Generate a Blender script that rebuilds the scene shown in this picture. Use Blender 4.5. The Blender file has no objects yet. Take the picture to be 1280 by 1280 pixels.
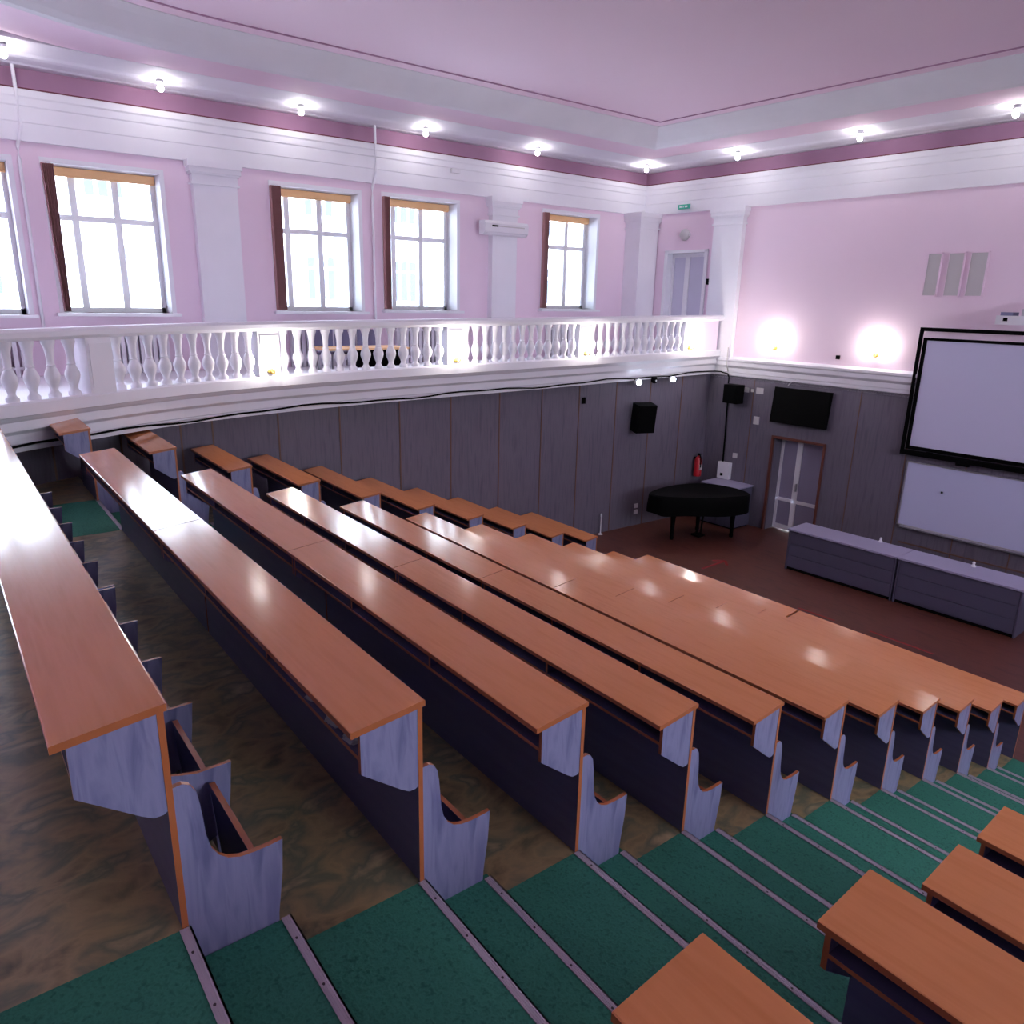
import bpy, bmesh, math, random
from mathutils import Vector, Matrix
random.seed(7)
C = bpy.context.scene.collection
PI = math.pi

# ------------------------------------------------------------------ materials
def mat(name, col, rough=0.5, metal=0.0, spec=0.5, emit=None, estr=0.0):
    m = bpy.data.materials.new(name); m.use_nodes = True
    b = m.node_tree.nodes['Principled BSDF']
    b.inputs['Base Color'].default_value = (*col, 1)
    b.inputs['Roughness'].default_value = rough
    b.inputs['Metallic'].default_value = metal
    b.inputs['Specular IOR Level'].default_value = spec
    if emit:
        b.inputs['Emission Color'].default_value = (*emit, 1)
        b.inputs['Emission Strength'].default_value = estr
    return m

def noisy(name, cols, scale=(1, 1, 1), nscale=5.0, detail=4.0, rough=0.5, bump=0.0, spec=0.5, distort=0.0, pos=None, bscale=None):
    m = mat(name, cols[0], rough, spec=spec)
    nt = m.node_tree; b = nt.nodes['Principled BSDF']
    tc = nt.nodes.new('ShaderNodeTexCoord'); mp = nt.nodes.new('ShaderNodeMapping')
    mp.inputs['Scale'].default_value = scale
    nz = nt.nodes.new('ShaderNodeTexNoise'); nz.inputs['Scale'].default_value = nscale
    nz.inputs['Detail'].default_value = detail; nz.inputs['Distortion'].default_value = distort
    rp = nt.nodes.new('ShaderNodeValToRGB')
    el = rp.color_ramp.elements
    n = len(cols)
    pos = pos or [0.3 + 0.4 * i / (n - 1) for i in range(n)]
    for i, c in enumerate(cols):
        e = el[i] if i < 2 else el.new(pos[i])
        e.position = pos[i]; e.color = (*c, 1)
    L = nt.links.new
    L(tc.outputs['Object'], mp.inputs['Vector']); L(mp.outputs['Vector'], nz.inputs['Vector'])
    L(nz.outputs['Fac'], rp.inputs['Fac']); L(rp.outputs['Color'], b.inputs['Base Color'])
    if bump:
        bp = nt.nodes.new('ShaderNodeBump'); bp.inputs['Strength'].default_value = bump
        bp.inputs['Distance'].default_value = 0.01
        n2 = nt.nodes.new('ShaderNodeTexNoise'); n2.inputs['Scale'].default_value = bscale or nscale
        L(tc.outputs['Object'], n2.inputs['Vector'])
        L(n2.outputs['Fac'], bp.inputs['Height']); L(bp.outputs['Normal'], b.inputs['Normal'])
    return m

M = {}
M['top'] = noisy('cherry_laminate', [(.58, .215, .078), (.64, .25, .098), (.60, .228, .085)], (1, 12, 12), 2.0, 4, rough=0.14, spec=.45)
M['edge'] = noisy('orange_edge_band', [(.38, .115, .04), (.43, .135, .05)], (1, 1, 1), 9, rough=0.35)
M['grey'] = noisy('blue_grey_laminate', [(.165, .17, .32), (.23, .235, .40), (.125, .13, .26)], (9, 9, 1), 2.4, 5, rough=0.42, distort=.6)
M['grey_shaded'] = noisy('blue_grey_laminate_shaded', [(.085, .085, .175), (.11, .11, .21)], (1, 9, 9), 2.0, 4, rough=0.45)  # same laminate darkened: shade on panels, shelves and seats put into the colour
M['lino'] = noisy('marbled_linoleum', [(.10, .088, .052), (.33, .25, .125), (.14, .15, .095), (.50, .38, .21)], (1.5, 1, 1), 4.6, 12, rough=0.3, distort=.45, pos=[.28, .45, .58, .75])
M['carpet'] = noisy('green_carpet', [(.030, .165, .115), (.042, .215, .15), (.022, .128, .09)], (1, 1, 1), 55, 6, rough=0.85, bump=.5, spec=.2)
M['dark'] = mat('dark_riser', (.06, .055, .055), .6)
M['alu'] = mat('lilac_aluminium', (.50, .46, .54), .45, .1)
M['screwd'] = mat('screw_dark', (.05, .04, .05), .5)
M['pink'] = noisy('pink_plaster', [(.80, .635, .765), (.83, .665, .795)], (1, 1, 1), .7, 3, rough=.75, bump=.03, bscale=40)
M['pinkc'] = noisy('pink_ceiling_plaster', [(.73, .55, .685), (.76, .58, .715)], (1, 1, 1), .3, 3, rough=.8, bump=.02, bscale=20)
M['mauve'] = noisy('mauve_plaster', [(.42, .235, .37), (.36, .195, .315)], (1, 1, 1), 1.2, 5, rough=.8)
M['red'] = mat('dark_red_line', (.15, .03, .05), .7)
M['white'] = noisy('white_plaster', [(.78, .77, .84), (.82, .81, .88)], (1, 1, 1), 1.5, 4, rough=.6)
M['whitet'] = noisy('white_ceiling_moulding', [(.72, .70, .79), (.76, .74, .83)], (1, 1, 1), 1.5, 4, rough=.7)
M['cove'] = noisy('grey_white_cove', [(.66, .65, .72), (.71, .70, .77)], (1, 1, 1), 1.5, 4, rough=.7)
M['wood'] = noisy('grey_wood_panelling', [(.118, .105, .145), (.142, .126, .170), (.10, .09, .127)], (6, 6, .5), 3.5, 6, rough=.5)
M['strip'] = mat('brown_batten', (.15, .075, .05), .5)
M['parquet'] = noisy('red_brown_parquet', [(.085, .025, .016), (.115, .036, .023), (.066, .019, .013)], (1, 5, 1), 2.6, 5, rough=.42)
M['black'] = mat('black_plastic', (.0015, .0015, .002), .7, spec=.06)
M['blackg'] = mat('black_glass', (.001, .001, .0015), .6, spec=.06)
M['pvc'] = mat('white_pvc', (.80, .80, .86), .3)
M['brownb'] = mat('brown_blind_fabric', (.40, .22, .22), .8)
M['orange'] = mat('tan_roller_fabric', (.92, .55, .28), .8)
M['doorglass'] = mat('frosted_glass', (.30, .28, .40), .25)
M['doorglassup'] = mat('pale_frosted_glass', (.58, .58, .72), .3)
M['brownframe'] = mat('red_brown_frame', (.13, .035, .025), .45)
M['screen'] = mat('projection_fabric', (.60, .59, .80), .85)
M['board'] = mat('whiteboard_enamel', (.58, .60, .84), .22)
M['steel'] = mat('brushed_steel', (.5, .5, .55), .35, .8)
M['brass'] = mat('brass', (.75, .55, .15), .3, .7)
M['redp'] = mat('red_paint', (.45, .01, .02), .35)
M['tape'] = mat('red_tape', (.26, .006, .01), .6)
M['panelgrey'] = mat('grey_fabric_panel', (.52, .50, .52), .9)
M['counter'] = mat('blue_grey_counter', (.085, .08, .135), .45)
M['countertop'] = mat('lilac_grey_worktop', (.36, .34, .50), .35)
M['whitep'] = mat('white_plastic', (.75, .74, .80), .4)
M['greenp'] = mat('green_sign', (.05, .42, .30), .5)
M['facade'] = mat('pale_render', (.86, .88, .90), .9)
M['facwin'] = mat('facade_window', (.065, .08, .10), .6, spec=.1)
M['bulb'] = mat('lit_bulb', (1, 1, 1), .5, emit=(1.0, .96, .93), estr=90)
M['sconce'] = mat('lit_sconce_glass', (1, 1, 1), .5, emit=(1.0, .93, .86), estr=105)
M['led'] = mat('lit_led', (1, 1, 1), .5, emit=(.75, .85, 1.0), estr=40)
M['film'] = mat('crumpled_film', (.45, .48, .55), .25)
M['bluegrey'] = mat('blue_grey_fabric', (.20, .20, .34), .8)
m = bpy.data.materials.new('window_glass'); m.use_nodes = True
nt = m.node_tree; nt.nodes.clear()
o_ = nt.nodes.new('ShaderNodeOutputMaterial'); mx = nt.nodes.new('ShaderNodeMixShader')
tr = nt.nodes.new('ShaderNodeBsdfTransparent'); gl = nt.nodes.new('ShaderNodeBsdfGlossy'); fr = nt.nodes.new('ShaderNodeFresnel')
tr.inputs['Color'].default_value = (.93, .97, 1, 1); gl.inputs['Roughness'].default_value = .03
fr.inputs['IOR'].default_value = 1.45
nt.links.new(fr.outputs[0], mx.inputs[0]); nt.links.new(tr.outputs[0], mx.inputs[1]); nt.links.new(gl.outputs[0], mx.inputs[2])
nt.links.new(mx.outputs[0], o_.inputs['Surface'])
M['glass'] = m

# ------------------------------------------------------------------ helpers
def link_obj(name, me, mats, parent=None, mtx=None):
    o = bpy.data.objects.new(name, me); C.objects.link(o)
    if not isinstance(mats, (list, tuple)): mats = [mats]
    if not me.materials:
        for k in mats: me.materials.append(M[k])
    if parent: o.parent = parent
    if mtx is not None: o.matrix_world = mtx
    return o
def obj(name, bm, mats, parent=None, mtx=None, smooth=False, bevel=0):
    if bevel:
        bmesh.ops.bevel(bm, geom=[e for e in bm.edges if len(e.link_faces) == 2 and e.calc_face_angle(0) > .6], offset=bevel, segments=2, affect='EDGES', profile=.6)
    bmesh.ops.recalc_face_normals(bm, faces=bm.faces)
    me = bpy.data.meshes.new(name); bm.to_mesh(me); bm.free()
    if smooth:
        for p in me.polygons: p.use_smooth = True
        try: me.set_sharp_from_angle(angle=math.radians(40))
        except Exception: pass
    return link_obj(name, me, mats, parent, mtx)
def tag(o, label, cat, group=None, kind=None):
    o['label'] = label; o['category'] = cat
    if group: o['group'] = group
    if kind: o['kind'] = kind
    return o
def struct(o): o['kind'] = 'structure'; return o
def empty(name, label, cat, loc=(0, 0, 0), rz=0, group=None, mtx=None):
    o = bpy.data.objects.new(name, None); C.objects.link(o)
    o.empty_display_size = .1
    if mtx is not None: o.matrix_world = mtx
    else: o.location = loc; o.rotation_euler = (0, 0, rz)
    if label: tag(o, label, cat, group)
    return o
def box(bm, x0, x1, y0, y1, z0, z1, mi=0):
    v = [bm.verts.new(p) for p in ((x0, y0, z0), (x1, y0, z0), (x1, y1, z0), (x0, y1, z0), (x0, y0, z1), (x1, y0, z1), (x1, y1, z1), (x0, y1, z1))]
    for f in ((0, 3, 2, 1), (4, 5, 6, 7), (0, 1, 5, 4), (1, 2, 6, 5), (2, 3, 7, 6), (3, 0, 4, 7)):
        fc = bm.faces.new([v[i] for i in f]); fc.material_index = mi
    return v
def B(*boxes):
    bm = bmesh.new()
    for b in boxes: box(bm, *b)
    return bm
def prism(bm, pts, axis, a0, a1, mi=0, edge_mi=None):
    """closed outline pts (2D) extruded along axis 'x','y','z'"""
    def P(p, a):
        return {'x': (a, p[0], p[1]), 'y': (p[0], a, p[1]), 'z': (p[0], p[1], a)}[axis]
    A = [bm.verts.new(P(p, a0)) for p in pts]; D = [bm.verts.new(P(p, a1)) for p in pts]
    n = len(pts)
    f = bm.faces.new(A); f.material_index = mi
    f = bm.faces.new(D[::-1]); f.material_index = mi
    for i in range(n):
        f = bm.faces.new((A[i], A[(i + 1) % n], D[(i + 1) % n], D[i])); f.material_index = mi if edge_mi is None else edge_mi
def lathe(bm, prof, cx=0, cy=0, seg=14, mi=0, mtx=None, cap=True):
    rings = []
    for r, z in prof:
        ring = []
        for k in range(seg):
            a = 2 * PI * k / seg; p = Vector((cx + r * math.cos(a), cy + r * math.sin(a), z))
            if mtx: p = mtx @ p
            ring.append(bm.verts.new(p))
        rings.append(ring)
    for a, b in zip(rings, rings[1:]):
        for k in range(seg):
            f = bm.faces.new((a[k], a[(k + 1) % seg], b[(k + 1) % seg], b[k])); f.material_index = mi
    if cap:
        f = bm.faces.new(rings[0][::-1]); f.material_index = mi
        f = bm.faces.new(rings[-1]); f.material_index = mi
def tube(bm, pts, r, seg=8, mi=0):
    pts = [Vector(p) for p in pts]; rings = []
    for i, p in enumerate(pts):
        d = (pts[min(i + 1, len(pts) - 1)] - pts[max(i - 1, 0)]).normalized()
        u = d.cross(Vector((0, 0, 1)))
        if u.length < .05: u = d.cross(Vector((1, 0, 0)))
        u.normalize(); w = d.cross(u)
        rings.append([bm.verts.new(p + r * (u * math.cos(2 * PI * k / seg) + w * math.sin(2 * PI * k / seg))) for k in range(seg)])
    for a, b in zip(rings, rings[1:]):
        for k in range(seg): bm.faces.new((a[k], a[(k + 1) % seg], b[(k + 1) % seg], b[k])).material_index = mi
    bm.faces.new(rings[0][::-1]).material_index = mi; bm.faces.new(rings[-1]).material_index = mi
def sphere(bm, c, r, sz=1.0, mi=0, u=14, v=9):
    n0 = len(bm.faces)
    bmesh.ops.create_uvsphere(bm, u_segments=u, v_segments=v, radius=r, matrix=Matrix.Translation(c) @ Matrix.Diagonal((1, 1, sz, 1)))
    bm.faces.ensure_lookup_table()
    for f in bm.faces[n0:]: f.material_index = mi
def interp(x, T):
    if x <= T[0][0]: return T[0][1]
    for (a, fa), (b, fb) in zip(T, T[1:]):
        if x <= b: return fa + (fb - fa) * (x - a) / (b - a)
    return T[-1][1]
def sweep(bm, path, prof, zs=None, mis=None):
    """closed profile (offset to the right of the path, z) swept along a plan polyline with mitred corners"""
    P = [Vector(p) for p in path]; n = len(P); rings = []
    for i in range(n):
        ds = []
        if i: ds.append((P[i] - P[i - 1]).normalized())
        if i < n - 1: ds.append((P[i + 1] - P[i]).normalized())
        ns = [Vector((d.y, -d.x)) for d in ds]
        nn = sum(ns, Vector((0, 0)))
        nn = nn / nn.length; s = 1 / max(.3, nn.dot(ns[0]))
        z0 = zs(P[i].y) if zs else 0
        rings.append([bm.verts.new((P[i].x + nn.x * s * o, P[i].y + nn.y * s * o, z + z0)) for o, z in prof])
    m = len(prof)
    for a, b in zip(rings, rings[1:]):
        for k in range(m):
            f = bm.faces.new((a[k], a[(k + 1) % m], b[(k + 1) % m], b[k])); f.material_index = mis[k] if mis else 0
    bm.faces.new(rings[0]); bm.faces.new(rings[-1][::-1])
def wall_cells(bm, u0, u1, z0, z1, holes, place):
    """solid wall between u0..u1, z0..z1 leaving rectangular holes; place(ua,ub,za,zb) adds a block"""
    us = sorted({u0, u1, *[h[0] for h in holes], *[h[1] for h in holes]}); us = [u for u in us if u0 <= u <= u1]
    for a, b in zip(us, us[1:]):
        hs = sorted([(h[2], h[3]) for h in holes if h[0] < b - 1e-6 and h[1] > a + 1e-6]); z = z0
        for h0, h1 in hs:
            if h0 > z: place(a, b, z, h0)
            z = max(z, h1)
        if z < z1: place(a, b, z, z1)

# ------------------------------------------------------------------ layout numbers (metres)
Y = [.015, .823, 1.627, 2.426, 3.215, 4.032, 4.854, 5.675, 6.477, 7.307, 8.117]     # front panel of each row
Z = [-.004, -.262, -.547, -.843, -1.098, -1.371, -1.658, -1.932, -2.208, -2.504, -2.73]  # floor of each row
DX = [.075, .079, .060, .024, .024, -.002, -.031, -.060, -.075, -.092, -.115]
STAGE = -2.73
ANG = .0283; YW = 13.295
def fx(i): return DX[i]
AX = {0: 1.31, 1: 1.297, 2: 1.276, 3: 1.260, 4: 1.165, 5: 1.15, 6: 1.13}
AY = {1: -.0145, 2: .0277, 3: -.009, 4: .0088}
def ax(i): return AX.get(i, 1.11)
TW = Vector((math.cos(ANG), math.sin(ANG), 0)); NW = Vector((-math.sin(ANG), math.cos(ANG), 0))
MF = Matrix.Translation(NW * YW) @ Matrix.Rotation(ANG, 4, 'Z')   # front wall frame: x along the wall, -y into the room
def frontwall_y(x): return (YW + x * math.sin(ANG)) / math.cos(ANG)
def zt(y): return .013 * (y - 13.0)
FXC = [(-4.2, -3.6), (-3.2, -4.3), (-2, -5.3), (-1, -6.1), (-.3, -6.6), (.3, -6.95), (1, -7.28), (1.64, -7.6), (2.4, -7.82), (3.2, -7.97), (4, -8.05), (5, -8.1), (7.3, -8.1), (9, -8.12), (12, -8.2), (13.04, -8.2)]
WLC = [(-4.2, -3.8), (-3.2, -4.5), (-2, -5.5), (-1, -6.4), (-.3, -7.0), (.3, -7.38), (.9, -7.68), (1.5, -7.95), (2.3, -8.18), (3.1, -8.36), (4, -8.38), (5, -8.38), (7.3, -8.36), (10, -8.34), (13.05, -8.30)]
def smooth_curve(T, step=.25):
    out = []; y = T[0][0]
    while y < T[-1][0]:
        # average of a few taps gives a rounded plan line
        out.append((sum(interp(y + d, T) for d in (-.3, 0, .3)) / 3, y)); y += step
    out.append((T[-1][1], T[-1][0]))
    return out
FP = smooth_curve(FXC); WP = smooth_curve(WLC)
def fcx(y): return interp(y, [(p[1], p[0]) for p in FP])
def wcx(y): return interp(y, [(p[1], p[0]) for p in WP])

# ------------------------------------------------------------------ floors and terraces
bm = B((-11, 10, 8.117, 14.2, STAGE - .2, STAGE))
struct(obj('floor', bm, 'parquet'))
bmT = bmesh.new(); bmA = bmesh.new()
XL0, XA0, XA1, XR = -8.6, -6.40, -5.15, 9.8
rows = [(-3, -2.4, .83), (-2, -1.6, .545)] + [(-1, -.79, .276)] + list(zip(range(11), Y, Z))
prev = -4.3
for k, yy, zz in rows:
    kk = max(k, 0); x0, x1 = fx(kk), ax(kk); la, lb = XA0, XA1
    # seating zones (marbled) and the aisles (green wide tread)
    for a, b in ((XL0, la), (lb, x0), (x1, x1 + 5.25), (x1 + 6.5, XR)):
        box(bmT, a, b, prev, yy, -3.0, zz, 0)
    for a, b in ((la, lb), (x0, x1), (x1 + 5.25, x1 + 6.5)):
        st = prev + .30
        box(bmA, a, b, st, yy, -3.0, zz, 0)
        if k > -3:
            zp = rows[rows.index((k, yy, zz)) - 1][2]
            box(bmA, a, b, prev, st, -3.0, (zz + zp) / 2, 0)
        else: box(bmA, a, b, prev, st, -3, zz, 0)
    prev = yy
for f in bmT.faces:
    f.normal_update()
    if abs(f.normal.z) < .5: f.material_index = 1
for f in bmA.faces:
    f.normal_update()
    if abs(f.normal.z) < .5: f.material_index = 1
tr_ = obj('floor_terrace', bmT, ['lino', 'dark']); struct(tr_)
ai_ = obj('floor_aisle', bmA, ['carpet', 'dark']); struct(ai_)
# aluminium step nosings
def nosing(xa, xb, y, z, nm='stair_nosing'):
    bm = bmesh.new()
    box(bm, xa, xb, y - .027, y + .006, z, z + .005, 0)
    box(bm, xa, xb, y, y + .006, z - .028, z + .005, 0)
    for q in (-.021, -.013, -.005): box(bm, xa, xb, y + q - .0012, y + q + .0012, z + .005, z + .0065, 0)
    n = max(2, int((xb - xa) / .2)); 
    for q in range(n):
        x = xa + (q + .5) * (xb - xa) / n
        lathe(bm, [(.005, z + .0055), (.004, z + .0075)], x, y - .017, 8, 1)
    return struct(obj(nm, bm, ['alu', 'screwd']))
for k in range(-1, 10):
    kk = max(k, 0); yy = -.79 if k < 0 else Y[k]; zz = .276 if k < 0 else Z[k]; zn = Z[k + 1]
    for a, b in ((fx(kk) + .004, ax(kk) - .004), (XA0 + .004, XA1 - .004)):
        nosing(a, b, yy, zz); nosing(a, b, yy + .30, (zz + zn) / 2)

# ------------------------------------------------------------------ lecture desks
cache = {}
def cached(key, name, mats, build, parent, loc=(0, 0, 0), bevel=0, smooth=False):
    if key not in cache:
        o = obj(name, build(), mats, parent, bevel=bevel, smooth=smooth); cache[key] = o.data
    else: o = link_obj(name, cache[key], mats, parent)
    o.location = loc
    return o
def shade_edges(bm, pred, mi=1):
    bmesh.ops.recalc_face_normals(bm, faces=bm.faces)
    for f in bm.faces:
        f.normal_update()
        if pred(f): f.material_index = mi
BEND = [(.0, .480), (.025, .483), (.045, .472), (.060, .445), (.067, .40), (.071, .35), (.075, .29), (.086, .24), (.105, .205), (.130, .182), (.165, .168), (.21, .164), (.26, .165), (.297, .169), (.290, .05), (.270, -.10), (.262, -.262), (.0, -.262)]
DIVP = [(.0, .215), (.05, .205), (.12, .18), (.18, .166), (.297, .168), (.286, .05), (.268, -.10), (.20, -.13), (.0, -.13)]
def desk(L, label, loc, group, joint=None, nseat=5, name='lecture_desk', bench=True, drop=-.262):
    t = empty(name, label, 'desk', loc, 0, group)
    def top():
        bm = bmesh.new()
        def slab(xa, xb):
            prism(bm, [(-.272, .6965), (-.272, .7185), (-.268, .7205), (.004, .7505), (.008, .748), (.008, .728)], 'x', xa, xb, 0)
        if joint: slab(-L - .008, -joint - .002); slab(-joint + .002, .008)
        else: slab(-L - .006, .008)
        shade_edges(bm, lambda f: f.normal.z < .8)
        return bm
    cached(('top', L, joint), 'desktop', ['top', 'edge'], top, t)
    def panel():
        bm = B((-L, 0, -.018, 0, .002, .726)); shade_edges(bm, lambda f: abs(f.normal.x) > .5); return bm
    cached(('panel', L), 'back_panel', ['grey_shaded', 'edge'], panel, t)
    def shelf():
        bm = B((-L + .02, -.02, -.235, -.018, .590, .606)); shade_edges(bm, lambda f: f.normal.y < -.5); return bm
    cached(('shelf', L), 'book_shelf', ['grey_shaded', 'edge'], shelf, t)
    def endp():
        bm = bmesh.new()
        prism(bm, [(-.235, .698), (-.235, .545), (-.085, .425), (-.055, .405), (-.030, .405), (-.018, .412), (-.018, .724)], 'x', -.018, 0, 0, 1)
        return bm
    cached('endp', 'end_panel', ['grey', 'edge'], endp, t, (-.002, 0, 0)); cached('endp', 'end_panel', ['grey', 'edge'], endp, t, (-L + .02, 0, 0))
    def sdiv():
        bm = bmesh.new(); prism(bm, [(-.232, .698), (-.232, .607), (-.018, .607), (-.018, .724)], 'x', -.016, 0, 0, 1); return bm
    nd = max(1, round(L / 1.0) - 1) if L > 1.5 else 0
    for k in range(nd): cached('sdiv', 'shelf_divider', ['grey_shaded', 'edge'], sdiv, t, (-L * (k + 1) / (nd + 1), 0, 0))
    if bench:
        def bend():
            bm = bmesh.new(); pts = [(a, b if b > -.2 else drop + .002) for a, b in BEND]
            prism(bm, pts, 'x', -.018, 0, 0, 1)
            return bm
        key = ('bend', drop)
        cached(key, 'bench_end', ['grey', 'edge'], bend, t); cached(key, 'bench_end', ['grey', 'edge'], bend, t, (-L + .018, 0, 0))
        def div():
            bm = bmesh.new(); prism(bm, DIVP, 'x', -.016, 0, 0, 1); return bm
        pitch = (L - .08) / nseat
        for k in range(1, nseat): cached('div', 'seat_divider', ['grey', 'edge'], div, t, (-pitch * k, 0, 0))
        def seat():
            bm = bmesh.new()
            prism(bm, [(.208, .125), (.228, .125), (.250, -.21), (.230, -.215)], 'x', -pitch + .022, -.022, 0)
            shade_edges(bm, lambda f: f.normal.z > .5)
            return bm
        for k in range(nseat): cached(('seat', round(pitch, 3)), 'flip_up_seat', ['grey_shaded', 'edge'], seat, t, (-pitch * k, 0, 0))
        def base():
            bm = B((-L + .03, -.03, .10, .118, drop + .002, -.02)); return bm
        cached(('kick', L, drop), 'bench_board', ['grey_shaded'], base, t)
    return t
ORD = ['nearest', 'second', 'third', 'fourth', 'fifth', 'sixth', 'seventh', 'eighth', 'ninth', 'tenth', 'eleventh']
LU = 2.603
for i in range(11):
    dr = (Z[i + 1] - Z[i]) if i < 10 else -.05
    if i == 0: la = 'cherry-topped desk in the left foreground, aisle half of the nearest row'; lb = 'far half of the nearest long desk row, running off the left edge of the photo'
    elif i == 10: la = 'right half of the lowest desk row facing the stage, right of the open gap'; lb = 'left half of the lowest desk row facing the stage, left of the open gap'
    else:
        la = 'cherry-topped grey desk with benches, stair-side half of the %s row in the middle block' % ORD[i]
        lb = 'cherry-topped grey desk with benches, wall-side half of the %s row in the middle block' % ORD[i]
    gap = .03 if i == 10 else .004
    u1 = desk(LU, la, (fx(i), Y[i], Z[i]), 'long desks of the middle block', nseat=5, drop=dr, bench=i < 10)
    desk(LU, lb, (fx(i) - LU - .016 - gap, Y[i], Z[i]), 'long desks of the middle block', nseat=5, drop=dr, bench=i < 10)
# short desks between the left aisle and the wood wall
SR = [None, -6.34, -6.42, -6.43, -6.36, -6.36, -6.38, -6.38, -6.38, -6.44, -6.50]
SLX = [None, -7.16, -7.72, -7.92, -8.16, -8.22, -8.25, -8.25, -8.25, -8.25, -8.25]
for i in range(1, 11):
    lab = {1: 'shortest wall-side desk, topmost one, tucked against the balcony moulding', 2: 'short wall-side desk second from the top, pale reflection on its right end',
           10: 'short wall-side desk lowest of all, nearest the stage and the piano'}.get(i, 'short orange-brown wall-side desk, %s from the top beside the wood panelling' % ORD[i - 1])
    L = round(SR[i] - SLX[i], 2)
    desk(L, lab, (SR[i], Y[i], Z[i]), 'short desks along the left wall', nseat=max(1, int(L / .5)), name='short_desk', drop=(Z[i + 1] - Z[i]) if i < 10 else -.05, bench=i < 10)
# right hand block
RL = {1: 'desk in the bottom foreground, its pointed corner cut by the lower photo edge', 2: 'large desk in the lower right corner with the dark open shelf below',
      3: 'right-block desk between the lower right corner desk and the smallest one above it', 4: 'uppermost and smallest right-block desk, touching the right photo edge beside the stairs',
      5: 'right-block desk just beyond the right edge, fifth down the stairs', 6: 'right-block desk far down beyond the right edge, sixth down the stairs'}
for i in range(1, 5):
    desk(5.21, RL[i], (ax(i) + 5.21, Y[i] + AY.get(i, 0), Z[i]), 'desks of the right block', joint=2.605, nseat=10, drop=Z[i + 1] - Z[i] - AY.get(i, 0) * 0)
# crumpled wrappers left on the second desk's shelf
for k, (dx_, l_) in enumerate([(.12, 'pale crumpled plastic wrapper on the open shelf of the second desk, nearest its end'), (.26, 'pale crumpled plastic wrapper on the open shelf of the second desk, middle one'), (.44, 'pale crumpled plastic wrapper on the open shelf of the second desk, farthest from its end')]):
    bm = bmesh.new(); bmesh.ops.create_icosphere(bm, subdivisions=3, radius=.045)
    for v in bm.verts:
        r = .6 + .7 * random.random(); v.co = Vector((v.co.x * r * 1.4, v.co.y * r, abs(v.co.z) * r * .65))
    o = obj('crumpled_wrapper', bm, 'film', mtx=Matrix.Translation((fx(1) - dx_, Y[1] - .185, Z[1] + .607)))
    tag(o, l_, 'wrapper', 'wrappers left under the desk')

# ------------------------------------------------------------------ walls
# windows of the upper left wall: (y0, y1)
XW = -10.5
WIN = [(-.66, .87), (1.28, 2.74), (4.40, 5.92), (6.40, 7.94), (10.05, 11.56)]
wz = lambda y: (1.635 + .016 * (y - 11), 3.555 + .010 * (y - 11))
HO = [(a, b, *wz((a + b) / 2)) for a, b in WIN]
HO += [(-3.4, -1.9, *wz(-2.6))]
bm = bmesh.new()
wall_cells(bm, -4.2, 13.4, .3, 4.33, HO, lambda a, b, c, d: box(bm, XW - .5, XW, a, b, c, d))
struct(obj('wall_left', bm, 'pink'))
# lower left wall, wood panelled and curving in towards the back
bm = bmesh.new()
sweep(bm, WP, [(-.12, -3), (0, -3), (0, .45), (-.12, .45)], zs=lambda y: 0)
wl = struct(obj('wall_lower_left', bm, 'wood', smooth=True))
bm = bmesh.new()
for y in (.6, 1.35, 2.1, 2.53, 3.48, 4.43, 5.45, 6.41, 7.41, 8.36, 9.27, 10.24, 11.2, 12.15):
    x = wcx(y); box(bm, x - .01, x + .008, y - .011, y + .011, -2.73, .44)
struct(obj('trim_1', bm, 'strip'))
# front wall
def FB(*boxes):                       # boxes in the front wall frame: (s0,s1, d_back, d_front, z0, z1) with d into the room
    bm = bmesh.new()
    for b in boxes: box(bm, b[0], b[1], -b[3], -b[2], b[4], b[5], *(b[6:7]))
    return bm
bm = bmesh.new()
DR = (-6.24, -5.15, -2.74, -.76)
UD = (-9.44, -8.28, .5, 2.92)
wall_cells(bm, -10.6, 9.9, .40, 4.33, [UD], lambda a, b, c, d: box(bm, a, b, 0, .3, c, d))
struct(obj('wall_front', bm, 'pink', mtx=MF))
bm = bmesh.new()
wall_cells(bm, -8.05, 9.9, -3, .40, [DR], lambda a, b, c, d: box(bm, a, b, -.02, .62, c, d))
struct(obj('wall_lower_front', bm, 'wood', mtx=MF))
bm = FB(*[(s - .009, s + .009, .02, .026, -2.73, .33) for s in (-6.82, -4.57, -3.62, -2.62, -1.74, -.8, .2, 1.2, 2.2)], (-3.5, 3, .02, .03, -2.28, -2.255))
struct(obj('trim_2', bm, 'strip', mtx=MF))
# right and rear walls, unseen; bare openings added in the right one for daylight
bm = bmesh.new()
wall_cells(bm, -4.2, 13.9, -3, 5.1, [(a, a + 1.6, 1.3, 4.1) for a in (2.2, 5.0, 7.8)], lambda a, b, c, d: box(bm, 9.7, 10.1, a, b, c, d))
struct(obj('wall_right', bm, 'pink'))
bm = bmesh.new()
wall_cells(bm, -11, 10.1, -3, 5.1, [], lambda a, b, c, d: box(bm, a, b, -4.5, -4.2, c, d))
struct(obj('wall_rear', bm, 'pink'))

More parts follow.
